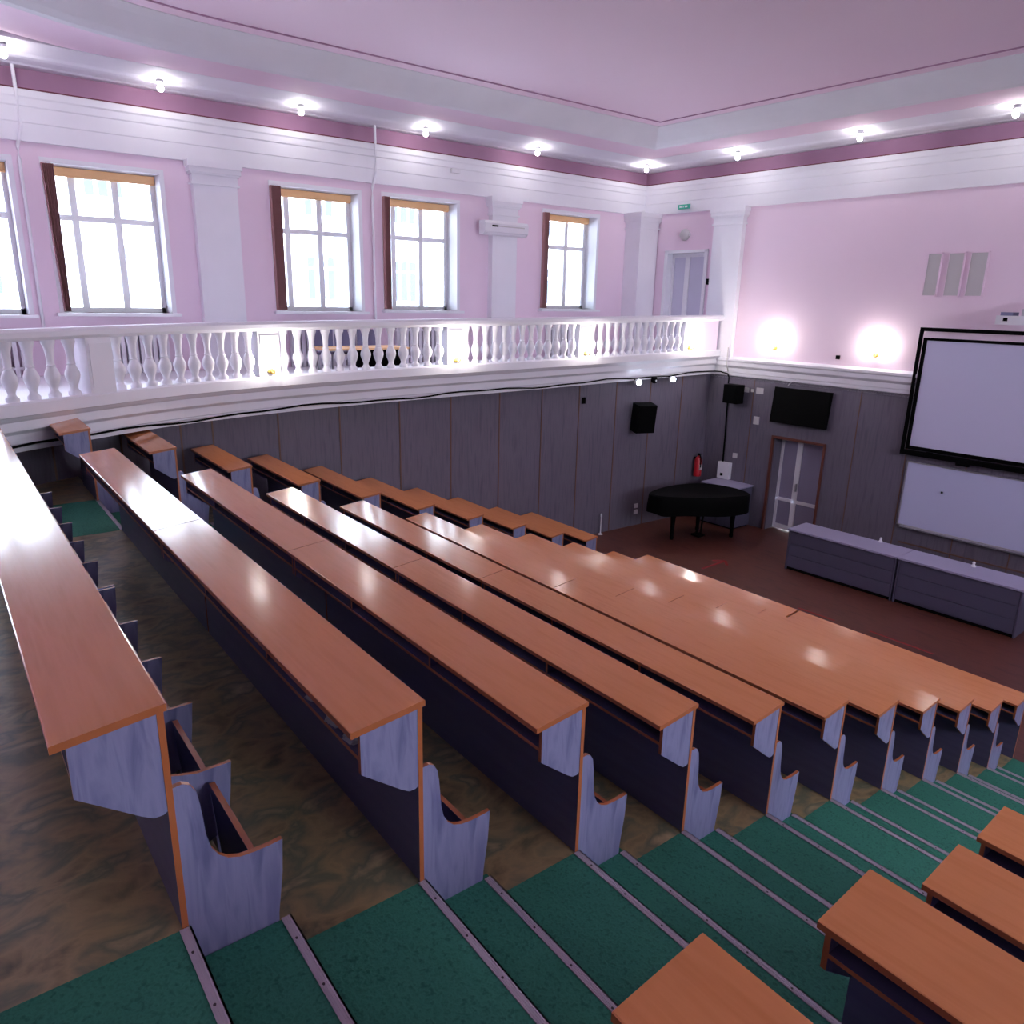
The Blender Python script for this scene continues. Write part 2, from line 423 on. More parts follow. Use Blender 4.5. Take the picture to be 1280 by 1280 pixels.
# ------------------------------------------------------------------ upper entablature, mauve frieze, ceiling
def lpath(x, bend=0, y0=-4.2, xe=9.7):
    pts = []
    y = y0
    while y < 9.9:
        c = interp(y, [(-4.2, 4.0), (-2, 2.0), (-.5, .95), (.9, .33), (1.8, .1), (2.7, 0)]) * bend
        pts.append((x + c, y)); y += .45
    pts.append((x, frontwall_y(x))); pts.append((xe, frontwall_y(xe)))
    return pts
bm = bmesh.new()
PE = lpath(-10.5)
ENT = [(0, 3.68), (.05, 3.68), (.05, 3.90), (.060, 3.91), (.060, 4.09), (.075, 4.105), (.085, 4.19), (.10, 4.21), (.105, 4.30), (0, 4.30)]
sweep(bm, PE, ENT)
struct(obj('trim_3', bm, 'white'))
bm = bmesh.new(); sweep(bm, PE, [(-.12, 4.293), (.112, 4.293), (.112, 4.309), (-.12, 4.309)])
struct(obj('trim_4', bm, 'red'))
bm = bmesh.new(); sweep(bm, PE, [(-.3, 4.2), (-.10, 4.2), (-.10, 4.62), (-.3, 4.62)])
struct(obj('trim_5', bm, 'mauve'))
PC = lpath(-10.5, .25); PD = lpath(-10.5, 1.0)
bm = bmesh.new(); sweep(bm, PC, [(-.3, 4.575), (.02, 4.575), (.05, 4.560), (.10, 4.560), (.14, 4.575), (.40, 4.575), (.47, 4.552), (.55, 4.560), (.60, 4.585), (1.06, 4.615), (1.06, 5.0), (-.3, 5.0)])
struct(obj('trim_6', bm, 'whitet', smooth=False))
bm = bmesh.new(); sweep(bm, PD, [(.9, 4.625), (1.05, 4.618), (1.9, 4.618), (1.9, 5.0), (.9, 5.0)])
struct(obj('trim_7', bm, 'pinkc'))
bm = bmesh.new(); sweep(bm, PD, [(1.82, 4.612), (1.84, 4.604), (1.87, 4.612), (1.90, 4.604), (1.93, 4.612), (2.02, 4.66), (2.13, 4.73), (2.25, 4.80), (2.36, 4.85), (2.36, 5.0), (1.82, 5.0)])
struct(obj('trim_8', bm, 'cove', smooth=False))
bm = bmesh.new(); sweep(bm, PD, [(2.32, 4.858), (2.60, 4.858), (2.60, 5.0), (2.32, 5.0)])
struct(obj('trim_9', bm, 'pinkc'))
bm = bmesh.new(); sweep(bm, PD, [(2.585, 4.852), (2.61, 4.852), (2.61, 4.90), (2.585, 4.90)])
struct(obj('trim_16', bm, 'mauve'))
bm = B((-11, 10.2, -4.5, 14.4, 4.865, 5.15))
struct(obj('ceiling', bm, 'pinkc'))

# pilasters on the upper walls
def pilaster(y0, y1, x0=XW, dep=.14, zb=.62, ztop=3.69, n=0, mtx=None):
    bm = bmesh.new()
    def bx(e, d, a, b): box(bm, x0, x0 + d + e, y0 - e, y1 + e, a, b)
    bx(0, dep, zb, 3.36); bx(.03, dep, 3.36, 3.39); bx(.01, dep, 3.39, 3.50); bx(.035, dep, 3.50, 3.53); bx(.055, dep, 3.53, 3.60); bx(.075, dep, 3.60, ztop)
    return struct(obj('trim_%d' % n, bm, 'white', mtx=mtx))
pilaster(3.16, 3.81, n=10); pilaster(8.66, 9.26, n=11)
pilaster(12.42, 12.99, dep=.45, n=12)
bm = bmesh.new()
for e, a, b in ((0, .74, 3.36), (.03, 3.36, 3.39), (.01, 3.39, 3.50), (.035, 3.50, 3.53), (.055, 3.53, 3.6), (.075, 3.6, 3.69)):
    box(bm, -8.12 - e, -7.42 + e, -.12 - e, 0, a, b)
struct(obj('trim_13', bm, 'white', mtx=MF))

# ------------------------------------------------------------------ windows
wn = ['at the left photo edge', 'with the leaning brown curtain', 'first of the middle pair', 'second of the middle pair', 'nearest the hall corner']
for k, (a, b) in enumerate(WIN):
    z0, z1 = wz((a + b) / 2); X0 = XW - .36
    bm = bmesh.new(); w = .07
    for q in ((a, a + w, z0, z1), (b - w, b, z0, z1), (a, b, z0, z0 + w), (a, b, z1 - w, z1)): box(bm, X0 - .06, X0, *q)
    ww = b - a; zt_ = z0 + (z1 - z0) * .66
    box(bm, X0 - .05, X0 + .004, a + .01, b - .01, zt_ - .04, zt_ + .04)
    for f_ in (.24, .62): box(bm, X0 - .06, X0 + .005, a + ww * f_ - .045, a + ww * f_ + .045, z0 + .01, z1 - .01)
    fr_ = struct(obj('window_%d' % (k + 1), bm, 'pvc'))
    obj('glass_pane', B((X0 - .035, X0 - .030, a + w, b - w, z0 + w, z1 - w)), 'glass', fr_)
    obj('window_sill', B((X0, XW + .12, a - .09, b + .09, z0 - .045, z0)), 'pvc', fr_, bevel=.006)
    bm = bmesh.new()                               # plaster reveal around the opening
    t_ = .012
    for q in ((a, a + t_, z0, z1), (b - t_, b, z0, z1), (a, b, z1 - t_, z1)): box(bm, X0, XW + .006, *q)
    for q in ((a - .05, a, z0, z1 + .05), (b, b + .05, z0, z1 + .05), (a, b, z1, z1 + .05)): box(bm, XW - .01, XW + .012, *q)
    obj('window_reveal', bm, 'white', fr_)
    # tan roller blind cassette and the bunched brown curtain
    bm = bmesh.new(); box(bm, X0 + .02, X0 + .10, a + .02, b - .02, z1 - .12, z1 - .02); lathe(bm, [(.03, a + .02), (.03, b - .02)], 0, 0, 12, 0, Matrix.Translation((X0 + .06, 0, z1 - .11)) @ Matrix.Rotation(-PI / 2, 4, 'X'))
    tag(obj('roller_blind', bm, 'orange'), 'rolled-up tan blind at the head of the window ' + wn[k], 'blind', 'rolled tan blinds')
    if k:
        bm = bmesh.new(); n = 7
        wid = [0, .15, .17, .12, .12][k]; lean = .05 if k == 1 else 0; xo = XW + .05
        prof = []
        for side in (0, 1):
            for j in range(n * 2 + 1):
                t = j / (n * 2); dxx = (.02 if j % 2 else -.02) + (.03 if side == 0 else -.03)
                prof.append((a - .045 + wid * t, xo + dxx)) if side == 0 else prof.append((a - .045 + wid * (1 - t), xo + dxx))
        rings = []
        for s in range(7):
            z = z1 - .03 - (z1 - z0 - .05) * s / 6; sq = 1 - (.45 * s / 6 if k == 1 else 0)
            rings.append([bm.verts.new((x_, a - .045 + (y_ - a + .045) * sq + lean * s / 6, z)) for y_, x_ in prof])
        m_ = len(prof)
        for r0, r1 in zip(rings, rings[1:]):
            for j in range(m_): bm.faces.new((r0[j], r0[(j + 1) % m_], r1[(j + 1) % m_], r1[j]))
        bm.faces.new(rings[0]); bm.faces.new(rings[-1][::-1])
        tag(obj('curtain', bm, 'brownb'), 'bunched dark brown curtain at the left side of the window ' + wn[k], 'curtain', 'bunched brown curtains')
    # radiator below
    bm = bmesh.new(); ra, rb = a + .12, b - .12; n = 14
    for j in range(n):
        y = ra + (rb - ra) * (j + .5) / n
        box(bm, XW + .05, XW + .13, y - .028, y + .028, .62, 1.26)
    box(bm, XW + .06, XW + .12, ra, rb, .72, .76); box(bm, XW + .06, XW + .12, ra, rb, 1.20, 1.24)
    tag(obj('radiator', bm, 'whitep', bevel=.004), 'white ribbed radiator on the balcony under the window ' + wn[k], 'radiator', 'balcony radiators')
# pale building across the street
FZ = (5.65, 8.45); FYS = [-14.87 + 3.33 * k for k in range(11)]
bld = empty('opposite_building', 'pale plastered building seen through the left windows', 'building', (-24, 6, -4))
bm = B((-.4, 0, -26, 30, -6, 13)); box(bm, 0, .12, -26, 30, 9.0, 9.25); box(bm, 0, .08, -26, 30, 5.2, 5.35); obj('facade_wall', bm, 'facade', bld)
for z, hh in ((FZ[0], 1.0), (FZ[1], 1.0)):
    for y in FYS:
        bm = bmesh.new()
        for p in (-.37, 0, .37): box(bm, .0, .03, y + p - .12, y + p + .12, z, z + 1.0 * hh); box(bm, .0, .03, y + p - .12, y + p + .12, z + 1.1 * hh, z + 1.42 * hh)
        obj('facade_window', bm, 'facwin', bld)

# ------------------------------------------------------------------ balcony
bm = bmesh.new()
slab = [(XW - .02, -4.2), (XW - .02, 13.0)] + [(x, y) for x, y in FP[::-1]]
prism(bm, slab, 'z', .45, .62)
struct(obj('floor_balcony', bm, 'white'))
bm = bmesh.new()
CP = [(-.2, .37), (0, .37), (.0, .415), (.02, .43), (.02, .45), (.035, .46), (.035, .555), (.05, .57), (.075, .585), (.09, .60), (.09, .69), (.12, .71), (.15, .745), (.17, .755), (.17, .87), (.15, .89), (-.2, .89)]
sweep(bm, FP, CP, zs=zt)
struct(obj('trim_14', bm, 'white', smooth=False))
bm = bmesh.new()
sweep(bm, [(-7.9, 0), (9.9, 0)], [(0, .31), (.02, .31), (.02, .36), (.04, .375), (.04, .43), (.055, .44), (.055, .53), (.08, .55), (.11, .58), (.11, .655), (.14, .68), (.14, .72), (.03, .76), (0, .76)])
struct(obj('trim_15', bm, 'white', mtx=MF))
bal = empty('balustrade', 'white plaster balustrade with turned balusters along the curved balcony edge', 'balustrade', (fcx(6), 6, .62))
bal_inv = Matrix.Translation((-fcx(6), -6, -.62))
def balpart(name, bm, mats, smooth=False, bevel=0):
    bm.transform(bal_inv); return obj(name, bm, mats, bal, smooth=smooth, bevel=bevel)
FPb = [p for p in FP if p[1] > -4]
bm = bmesh.new(); sweep(bm, FPb, [(-.03, 1.475), (.15, 1.475), (.17, 1.49), (.19, 1.51), (.19, 1.56), (.17, 1.59), (-.03, 1.59), (-.05, 1.56), (-.05, 1.5)], zs=zt)
balpart('hand_rail', bm, 'white')
PEDS = [-1.6, 1.06, 3.19, 6.23, 9.0, 11.92]
def frame_at(y):
    d = Vector((fcx(y + .1) - fcx(y - .1), .2, 0)).normalized()
    return Vector((fcx(y), y, zt(y))), d, Vector((d.y, -d.x, 0))
def place_m(y, off):
    p, d, n = frame_at(y); q = p + n * off
    return Matrix(((n.x, d.x, 0, q.x), (n.y, d.y, 0, q.y), (0, 0, 1, q.z), (0, 0, 0, 1)))
for y in PEDS:
    bm = bmesh.new(); box(bm, -.12, .09, -.15, .15, .885, 1.48); box(bm, -.12, .10, -.12, .12, .96, 1.42)
    bm.transform(place_m(y, .07)); balpart('pedestal', bm, 'white')
BALP = [(.045, .885), (.062, .885), (.062, .925), (.046, .94), (.036, .965), (.040, .99), (.056, 1.03), (.070, 1.07), (.076, 1.10), (.072, 1.13), (.052, 1.175), (.038, 1.205), (.046, 1.215), (.036, 1.228), (.036, 1.26), (.038, 1.32), (.046, 1.38), (.056, 1.42), (.066, 1.44), (.066, 1.48)]
ys = []
for (a, b), n in zip(zip(PEDS, PEDS[1:]), (12, 10, 13, 13, 13)):
    for k in range(n): ys.append(a + .15 + (b - a - .3) * (k + .5) / n)
ys = [y for y in ys if y > -.6]
bm = bmesh.new(); box(bm, fcx(12.5) - .02, fcx(12.5) + .13, 12.06, 12.86, .88, 1.48); balpart('solid_end_panel', bm, 'pink')
bmesh_b = bmesh.new(); lathe(bmesh_b, BALP, 0, 0, 12)
bmesh.ops.recalc_face_normals(bmesh_b, faces=bmesh_b.faces)
meb = bpy.data.meshes.new('baluster'); bmesh_b.to_mesh(meb); bmesh_b.free()
for p in meb.polygons: p.use_smooth = True
meb.set_sharp_from_angle(angle=math.radians(50)); meb.materials.append(M['white'])
for y in ys:
    o = bpy.data.objects.new('baluster', meb); C.objects.link(o); o.parent = bal
    p = place_m(y, .07).translation; o.location = (p.x - fcx(6), p.y - 6, p.z - .62)
# table and boards on the balcony behind the balusters
tb = empty('balcony_table', 'long dark-fronted table with pale top standing on the balcony behind the balusters', 'table', (-9.0, 5.12, .62))
obj('table_top', B((-.3, .3, -.72, .72, .385, .415)), 'orange', tb, bevel=.004)
obj('front_board', B((.2, .22, -.25, .68, .0, .385)), 'black', tb)
for sx in (-.26, .26):
    for sy in (-.66, .66): obj('leg', B((sx - .02, sx + .02, sy - .02, sy + .02, 0, .385)), 'steel', tb)
for k in range(3):
    y = 4.72 + k * .4
    ch = empty('folding_chair', 'blue-grey chair back showing over the balcony table, %s' % ['left one', 'middle one', 'right one'][k], 'chair', (-9.55, y, .62), 0, 'chairs behind the balcony table')
    obj('backrest', B((-.015, .015, -.18, .18, .40, .66)), 'bluegrey', ch, bevel=.008); obj('seat', B((-.02, .22, -.18, .18, .28, .32)), 'bluegrey', ch, bevel=.008)
    for sx in (0, .2):
        for sy in (-.16, .16): obj('leg', B((sx - .01, sx + .01, sy - .01, sy + .01, 0, .30 if sx else .62)), 'steel', ch)
# cable along the fascia
bm = bmesh.new(); pts = []
y = -.2
while y < 12.98:
    sag = .018 * math.sin(y * 2.1) + .01 * math.sin(y * 5.3)
    pts.append((fcx(y) + .045, y, .425 + zt(y) + sag)); y += .3
pts += [(-8.15, 12.99, .425), (-8.0, 13.0, .43)]
pts += [tuple(MF @ Vector((s, -.07, z))) for s, z in ((-7.6, .42), (-7.46, .40), (-7.42, .33), (-7.42, .2))]
tube(bm, pts, .013, 6); tag(obj('black_cable', bm, 'black'), 'black cable slung along the balcony moulding to the corner', 'cable')

# ------------------------------------------------------------------ lamps
BY = [.9, 2.72, 4.72, 6.92, 9.37]
bulbs = [(-9.93 + (.33 if y < 1 else 0), y, 4.53) for y in BY] + [(-9.78, 12.2, 4.53)] + [(x, yy, 4.53) for x, yy in ((-7.6, 12.34), (-5.2, 12.34), (-2.92, 12.36), (-.4, 12.45), (2.1, 12.5), (4.6, 12.6))]
bn = ['first from the left', 'second from the left', 'third from the left', 'fourth from the left', 'fifth from the left', 'in the hall corner', 'first right of the corner', 'second right of the corner', 'third right of the corner at the photo edge', 'beyond the right photo edge, first', 'beyond the right photo edge, second', 'beyond the right photo edge, third']
for (x, y, z), nmx in zip(bulbs, bn):
    t = empty('ceiling_bulb', 'lit white bulb on the ceiling ledge, ' + nmx, 'lamp', (x, y, z), 0, 'bulbs along the ceiling ledge')
    bm = bmesh.new(); lathe(bm, [(.05, .05), (.05, .02), (.03, .0), (.025, -.03)], seg=12); obj('socket', bm, 'whitep', t, smooth=True)
    bm = bmesh.new(); sphere(bm, (0, 0, -.055), .042); obj('bulb', bm, 'bulb', t, smooth=True)
def sconce(mtx, label):
    t = empty('wall_sconce', label, 'lamp', mtx=mtx, group='lit brass wall sconces')
    bm = bmesh.new(); lathe(bm, [(.045, 0), (.045, .012), (.02, .02)], seg=14, mtx=Matrix.Rotation(PI / 2, 4, 'Y')); obj('back_plate', bm, 'brass', t, smooth=True)
    bm = bmesh.new(); tube(bm, [(.01, 0, 0), (.06, 0, -.035), (.11, 0, -.03), (.13, 0, .02), (.13, 0, .05)], .008); obj('arm', bm, 'brass', t, smooth=True)
    bm = bmesh.new(); lathe(bm, [(.012, .05), (.04, .06), (.045, .07)], .13, 0, 14); obj('cup', bm, 'brass', t, smooth=True)
    bm = bmesh.new(); lathe(bm, [(.03, .07), (.05, .09), (.058, .13), (.05, .17), (.03, .195), (.012, .2)], .13, 0, 14); obj('glass_shade', bm, 'sconce', t, smooth=True)
for y, l_ in ((3.19, 'lit brass sconce on the balcony pedestal nearest the left, with yellow bracket'), (6.23, 'lit brass sconce on the middle balcony pedestal'), (9.0, 'lit brass sconce on the balcony pedestal left of the spotlights'), (11.92, 'lit brass sconce on the last balcony pedestal by the corner')):
    m_ = place_m(y, .165); m_.translation.z = .97 + zt(y); sconce(m_, l_)
for s, l_ in ((-6.45, 'lit sconce on the pink front wall above the television'), (-4.42, 'lit sconce on the pink front wall left of the screen')):
    sconce(MF @ Matrix.Translation((s, 0, 1.0)) @ Matrix.Rotation(-PI / 2, 4, 'Z'), l_)
for (y, l_) in ((10.53, 'left lit white spotlight clipped under the balcony edge'), (11.55, 'right lit white spotlight clipped under the balcony edge')):
    p, d, n = frame_at(y)
    t = empty('spotlight', l_, 'lamp', (p.x + .10, y, .37 + zt(y) - .02), 0, 'spotlights under the balcony')
    bm = bmesh.new(); lathe(bm, [(.03, -.06), (.05, -.04), (.06, .02), (.055, .02)], seg=14, mtx=Matrix.Rotation(PI / 2 * 1.1, 4, 'Y')); obj('housing', bm, 'whitep', t, smooth=True)
    bm = bmesh.new(); sphere(bm, (.035, 0, -.005), .048, 1); obj('lens', bm, 'led', t, smooth=True)
    bm = bmesh.new(); tube(bm, [(-.10, 0, .04), (-.03, 0, .03), (-.01, 0, .02)], .01); obj('bracket', bm, 'black', t)
p, d, n = frame_at(11.02)
t = empty('camera_dome', 'small black security camera between the two spotlights', 'camera', (p.x + .09, 11.02, .37 + zt(11.02)))
bm = bmesh.new(); lathe(bm, [(.03, .05), (.06, .03), (.065, -.03), (.05, -.06), (.02, -.075)], seg=16); obj('housing', bm, 'black', t, smooth=True)
bm = bmesh.new(); sphere(bm, (.055, -.01, -.02), .02); obj('lens', bm, 'whitep', t, smooth=True)

# ------------------------------------------------------------------ things on the left wall
t = empty('air_conditioner', 'white wall air conditioner mounted on the second pilaster', 'air conditioner', (XW + .14, 8.86, 2.99))
bm = bmesh.new(); prism(bm, [(0, 0), (.13, 0), (.20, .05), (.21, .20), (.17, .25), (0, .25)], 'y', -.52, .52); obj('casing', bm, 'whitep', t, bevel=.008)
obj('air_slot', B((.185, .212, -.36, .42, .145, .165)), 'panelgrey', t)
obj('display', B((.19, .216, -.36, -.22, .14, .17)), 'black', t)
obj('louvre', B((.15, .20, -.46, .46, .018, .03)), 'whitep', t)
for y, l_, yb in ((1.06, 'white pipe running down the pink wall between the two leftmost windows', 1.0), (6.19, 'white pipe running down the pink wall between the middle pair of windows', 6.16)):
    bm = bmesh.new(); tube(bm, [(XW + .13, y, 4.57), (XW + .135, y, 4.30), (XW + .13, y, 3.85), (XW + .04, yb, 3.60), (XW + .04, yb, 3.45), (XW + .04, yb, .62)], .022, 8)
    tag(obj('pipe', bm, 'white', smooth=True), l_, 'pipe')
for y, l_ in ((7.75, 'small white box lamp on the upper moulding above the middle windows'),):
    tag(obj('junction_box', B((XW + .19, XW + .25, y - .09, y + .09, 3.99, 4.06)), 'whitep'), l_, 'box')
def lw(y, z): return (wcx(y), y, z)
t = empty('loudspeaker', 'black loudspeaker tilted out from the wood wall under the spotlights', 'speaker', mtx=Matrix.Translation((wcx(10.8) + .22, 10.8, -.40)) @ Matrix.Rotation(-.35, 4, 'Z') @ Matrix.Rotation(.12, 4, 'Y'))
obj('cabinet', B((-.12, .16, -.20, .20, -.28, .28)), 'black', t, bevel=.012)
obj('grille', B((.16, .168, -.18, .18, -.26, .26)), 'blackg', t)
bm = bmesh.new(); tube(bm, [(-.22, -.1, -.24), (-.14, -.05, -.20)], .025); box(bm, -.26, -.20, -.20, -.04, -.30, -.14); obj('wall_bracket', bm, 'black', t)
tag(obj('thermostat', B((wcx(9.37), wcx(9.37) + .03, 9.33, 9.41, -.06, .06)), 'black'), 'small dark sensor on the wood wall left of the loudspeaker', 'sensor')
bm = bmesh.new(); x = wcx(11.0); box(bm, x, x + .02, 10.95, 11.05, -2.35, -2.26); box(bm, x, x + .02, 10.95, 11.05, -2.48, -2.39); tag(obj('wall_socket', bm, 'whitep', bevel=.004), 'white double socket low on the wood wall left of the piano', 'socket')
t = empty('floor_post', 'short white post standing at the foot of the wood wall', 'post', (wcx(9.93) + .09, 9.93, STAGE))
bm = bmesh.new(); lathe(bm, [(.05, 0), (.05, .012), (.012, .02), (.012, .36), (.02, .37), (.02, .42), (.008, .44)], seg=12); obj('post', bm, 'whitep', t, smooth=True)
t = empty('fire_extinguisher', 'red fire extinguisher hanging on the wood wall above the piano', 'fire extinguisher', (wcx(12.75) + .12, 12.75, -1.86))
bm = bmesh.new(); lathe(bm, [(.06, 0), (.085, .02), (.085, .36), (.06, .42), (.028, .45), (.028, .47)], seg=18); obj('cylinder', bm, 'redp', t, smooth=True)
bm = bmesh.new(); lathe(bm, [(.03, .47), (.03, .50)], seg=12); box(bm, -.02, .09, -.012, .012, .50, .515); obj('valve', bm, 'black', t)
bm = bmesh.new(); tube(bm, [(.03, .0, .49), (.09, -.03, .42), (.10, -.03, .22)], .012); obj('hose', bm, 'black', t)
bm = bmesh.new(); box(bm, .07, .088, -.04, .04, .16, .28); obj('information_label', bm, 'panelgrey', t)
obj('hook', B((-.12, -.07, -.02, .02, .38, .42)), 'black', t)

# ------------------------------------------------------------------ front wall: doors, television, boards
dfr = FB((-6.28, -6.235, -.02, .045, -2.73, -.735), (-5.155, -5.11, -.02, .045, -2.73, -.735), (-6.28, -5.11, -.02, .045, -.785, -.735))
d1 = struct(obj('door_1', dfr, 'brownframe', mtx=MF))
I = MF.inverted()
def fpart(name, bm, mats, parent, **k): return obj(name, bm, mats, parent, **k)
obj('jamb', FB((-6.235, -6.215, -.32, 0, -2.73, -.76), (-5.175, -5.155, -.32, 0, -2.73, -.76), (-6.235, -5.155, -.32, 0, -.79, -.765)), 'wood', d1)
for k, (a, b) in enumerate(((-6.215, -5.80), (-5.80, -5.175))):
    w = .055
    lf = obj('door_leaf', FB((a, a + w, -.32, -.27, -2.72, -.79), (b - w, b, -.32, -.27, -2.72, -.79), (a, b, -.32, -.27, -.85, -.79), (a, b, -.32, -.27, -2.72, -2.62), (a, b, -.32, -.27, -2.12, -2.05)), 'pvc', d1)
    obj('glass_panel', FB((a + w, b - w, -.30, -.29, -2.62, -.85)), 'doorglass', lf)
obj('door_handle', FB((-5.79, -5.765, -.27, -.23, -1.86, -1.70)), 'steel', d1)
d2 = struct(obj('door_2', FB((-9.44, -9.36, -.28, .03, .62, 2.92), (-8.36, -8.28, -.28, .03, .62, 2.92), (-9.44, -8.28, -.28, .03, 2.86, 2.92)), 'pvc', mtx=MF))
obj('door_backing', FB((-9.36, -8.36, -.30, -.28, .62, 2.86)), 'pink', d2)
for a, b in ((-9.36, -8.93), (-8.93, -8.36)):
    lf = obj('door_leaf', FB((a, a + .06, -.2, -.15, .63, 2.86), (b - .06, b, -.2, -.15, .63, 2.86), (a, b, -.2, -.15, 2.78, 2.86), (a, b, -.2, -.15, .63, .73)), 'pvc', d2)
    obj('glass_panel', FB((a + .06, b - .06, -.185, -.175, .73, 2.78)), 'doorglassup', lf)
def F0(s, d, z): return MF @ Matrix.Translation((s, -d, z))
t = empty('television', 'large black wall television above the glass door', 'television', mtx=F0(-5.70, .10, -.10) @ Matrix.Rotation(-.10, 4, 'X'))
obj('casing', B((-.60, .60, -.03, .03, -.35, .35)), 'black', t, bevel=.006)
obj('display_panel', B((-.585, .585, -.034, -.03, -.335, .335)), 'blackg', t)
obj('wall_mount', B((-.2, .2, .03, .10, -.15, .15)), 'black', t)
bm = bmesh.new(); tube(bm, [MF @ Vector((-6.05, -.05, .285)), MF @ Vector((-6.02, -.05, .33)), MF @ Vector((-5.9, -.05, .42))], .008); tag(obj('television_cable', bm, 'whitep'), 'thin pale cable rising from the top of the television', 'cable')
# projection screen
scr = empty('projection_screen', 'large black-framed projection screen on the front wall', 'screen', mtx=F0(0, .10, 0))
bx_ = lambda *a: FB(*a)
SX0, SX1 = -3.68, .42
obj('outer_frame', FB((SX0, SX1, 0, .045, 1.45, 1.51), (SX0, SX0 + .05, 0, .045, -.66, 1.51), (SX1 - .05, SX1, 0, .045, -.66, 1.51), (SX0, SX1, 0, .05, -.66, -.575)), 'black', scr, bevel=.004)
obj('inner_border', FB((SX0 + .085, SX1 - .085, .03, .06, 1.30, 1.345), (SX0 + .085, SX0 + .145, .03, .06, -.55, 1.345), (SX1 - .145, SX1 - .085, .03, .06, -.55, 1.345), (SX0 + .085, SX1 - .085, .03, .06, -.55, -.49)), 'blackg', scr)
obj('screen_fabric', FB((SX0 + .12, SX1 - .12, .035, .045, -.52, 1.33)), 'screen', scr)
obj('standoff', FB((SX0 + .4, SX0 + .5, -.10, .01, -.66, -.58), (SX1 - .5, SX1 - .4, -.10, .01, -.66, -.58), (SX0 + .4, SX0 + .5, -.10, .01, 1.45, 1.5), (SX1 - .5, SX1 - .4, -.10, .01, 1.45, 1.5)), 'black', scr)
obj('pull_handle', FB((-2.75, -2.55, 0, .06, -.70, -.66)), 'black', scr)
wb = empty('whiteboard', 'white enamel writing board below the projection screen', 'whiteboard', mtx=F0(0, .03, 0))
obj('board_surface', FB((-3.55, .35, -.005, .012, -1.93, -.80)), 'board', wb)
obj('frame', FB((-3.57, -3.55, -.005, .022, -1.95, -.78), (.35, .37, -.005, .022, -1.95, -.78), (-3.57, .37, -.005, .022, -.80, -.78), (-3.57, .37, -.005, .022, -1.95, -1.93)), 'steel', wb)
obj('pen_tray', FB((-3.5, .3, .012, .08, -1.975, -1.95)), 'steel', wb)
tag(obj('magnet', FB((-2.93, -2.90, .042, .055, -1.24, -1.21)), 'black', mtx=MF), 'tiny dark magnet on the whiteboard', 'magnet')
for k, (a, b) in enumerate(((-3.81, -3.57), (-3.48, -3.22), (-3.15, -2.87))):
    t = empty('acoustic_panel', 'grey framed panel high on the pink front wall, %s of three' % ['left', 'middle', 'right'][k], 'wall panel', mtx=MF, group='three grey wall panels')
    obj('panel_face', FB((a + .02, b - .02, 0, .02, 2.03, 2.69)), 'panelgrey', t)
    obj('panel_frame', FB((a, a + .02, 0, .03, 2.01, 2.71), (b - .02, b, 0, .03, 2.01, 2.71), (a, b, 0, .03, 2.01, 2.03), (a, b, 0, .03, 2.69, 2.71)), 'pink', t)
# projector on its wall arm
t = empty('projector', 'short-throw white projector on a wall arm above the screen', 'projector', mtx=F0(-1.98, .5, 1.76))
bm = bmesh.new(); prism(bm, [(-.40, -.20), (.35, -.20), (.40, -.15), (.40, .2), (.3, .28), (-.3, .28), (-.40, .2)], 'z', -.15, -.02); obj('casing', bm, 'whitep', t, bevel=.012)
obj('lens_recess', B((-.36, -.20, -.16, .10, -.02, .03)), 'bluegrey', t); obj('lens', B((-.30, -.24, -.205, -.19, -.10, -.05)), 'black', t); obj('top_shell', B((-.08, .34, -.17, .2, -.02, .08)), 'steel', t, bevel=.01)
bm = bmesh.new(); tube(bm, [(0, .05, .06), (0, .05, .13), (0, .46, .15)], .03); box(bm, -.12, .12, .46, .495, .02, .28); obj('wall_arm', bm, 'whitep', t)
# corner equipment
t = empty('corner_speaker', 'small black loudspeaker high in the room corner', 'speaker', mtx=F0(-7.15, .24, .02))
obj('cabinet', B((-.17, .17, -.12, .12, -.19, .19)), 'black', t, bevel=.01); obj('wall_bracket', B((-.04, .04, .12, .22, -.05, .05)), 'black', t); obj('grille', B((-.155, .155, -.126, -.12, -.175, .175)), 'blackg', t)
bm = bmesh.new(); tube(bm, [MF @ Vector(p) for p in ((-7.40, -.055, .20), (-7.40, -.055, -.4), (-7.38, -.055, -.9), (-7.37, -.055, -1.49))], .018)
tag(obj('conduit', bm, 'black'), 'black cable dropping from the corner speaker to the white box', 'cable')
t = empty('electric_box', 'white electrical box on the front wall above the grey cabinet', 'box', mtx=F0(-7.30, .02, -1.655))
obj('casing', B((-.145, .145, -.10, 0, -.18, .18)), 'whitep', t, bevel=.01); obj('knob', FB((-.06, .0, .10, .11, -.12, -.06)), 'black', t)
for k, (s, z, w, h, nm, l_) in enumerate(((-6.98, .11, .05, .05, 'wall_switch', 'tiny pale switch left of the television, first of three'), (-6.84, .11, .03, .03, 'wall_switch', 'tiny pale switch left of the television, second of three'), (-6.67, .12, .08, .06, 'wall_switch', 'wider pale switch left of the television, third of three'),
     (-6.68, -.49, .06, .08, 'wall_plate', 'pale wall plate between the television and the corner'), (-7.10, -1.30, .05, .05, 'wall_plate', 'round pale socket right of the white electrical box'))):
    tag(obj(nm, FB((s - w, s + w, .02, .045, z - h, z + h)), 'panelgrey', mtx=MF, bevel=.004), l_, 'switch' if 'switch' in nm else 'socket')
bm = FB((-5.16, -5.09, 0, .03, .87, .94)); tag(obj('black_socket', bm, 'black', mtx=MF), 'small black socket on the pink wall between the two front sconces', 'socket')
t = empty('exit_sign', 'small green sign on the upper moulding above the balcony door', 'sign', mtx=F0(-8.95, .08, 3.79))
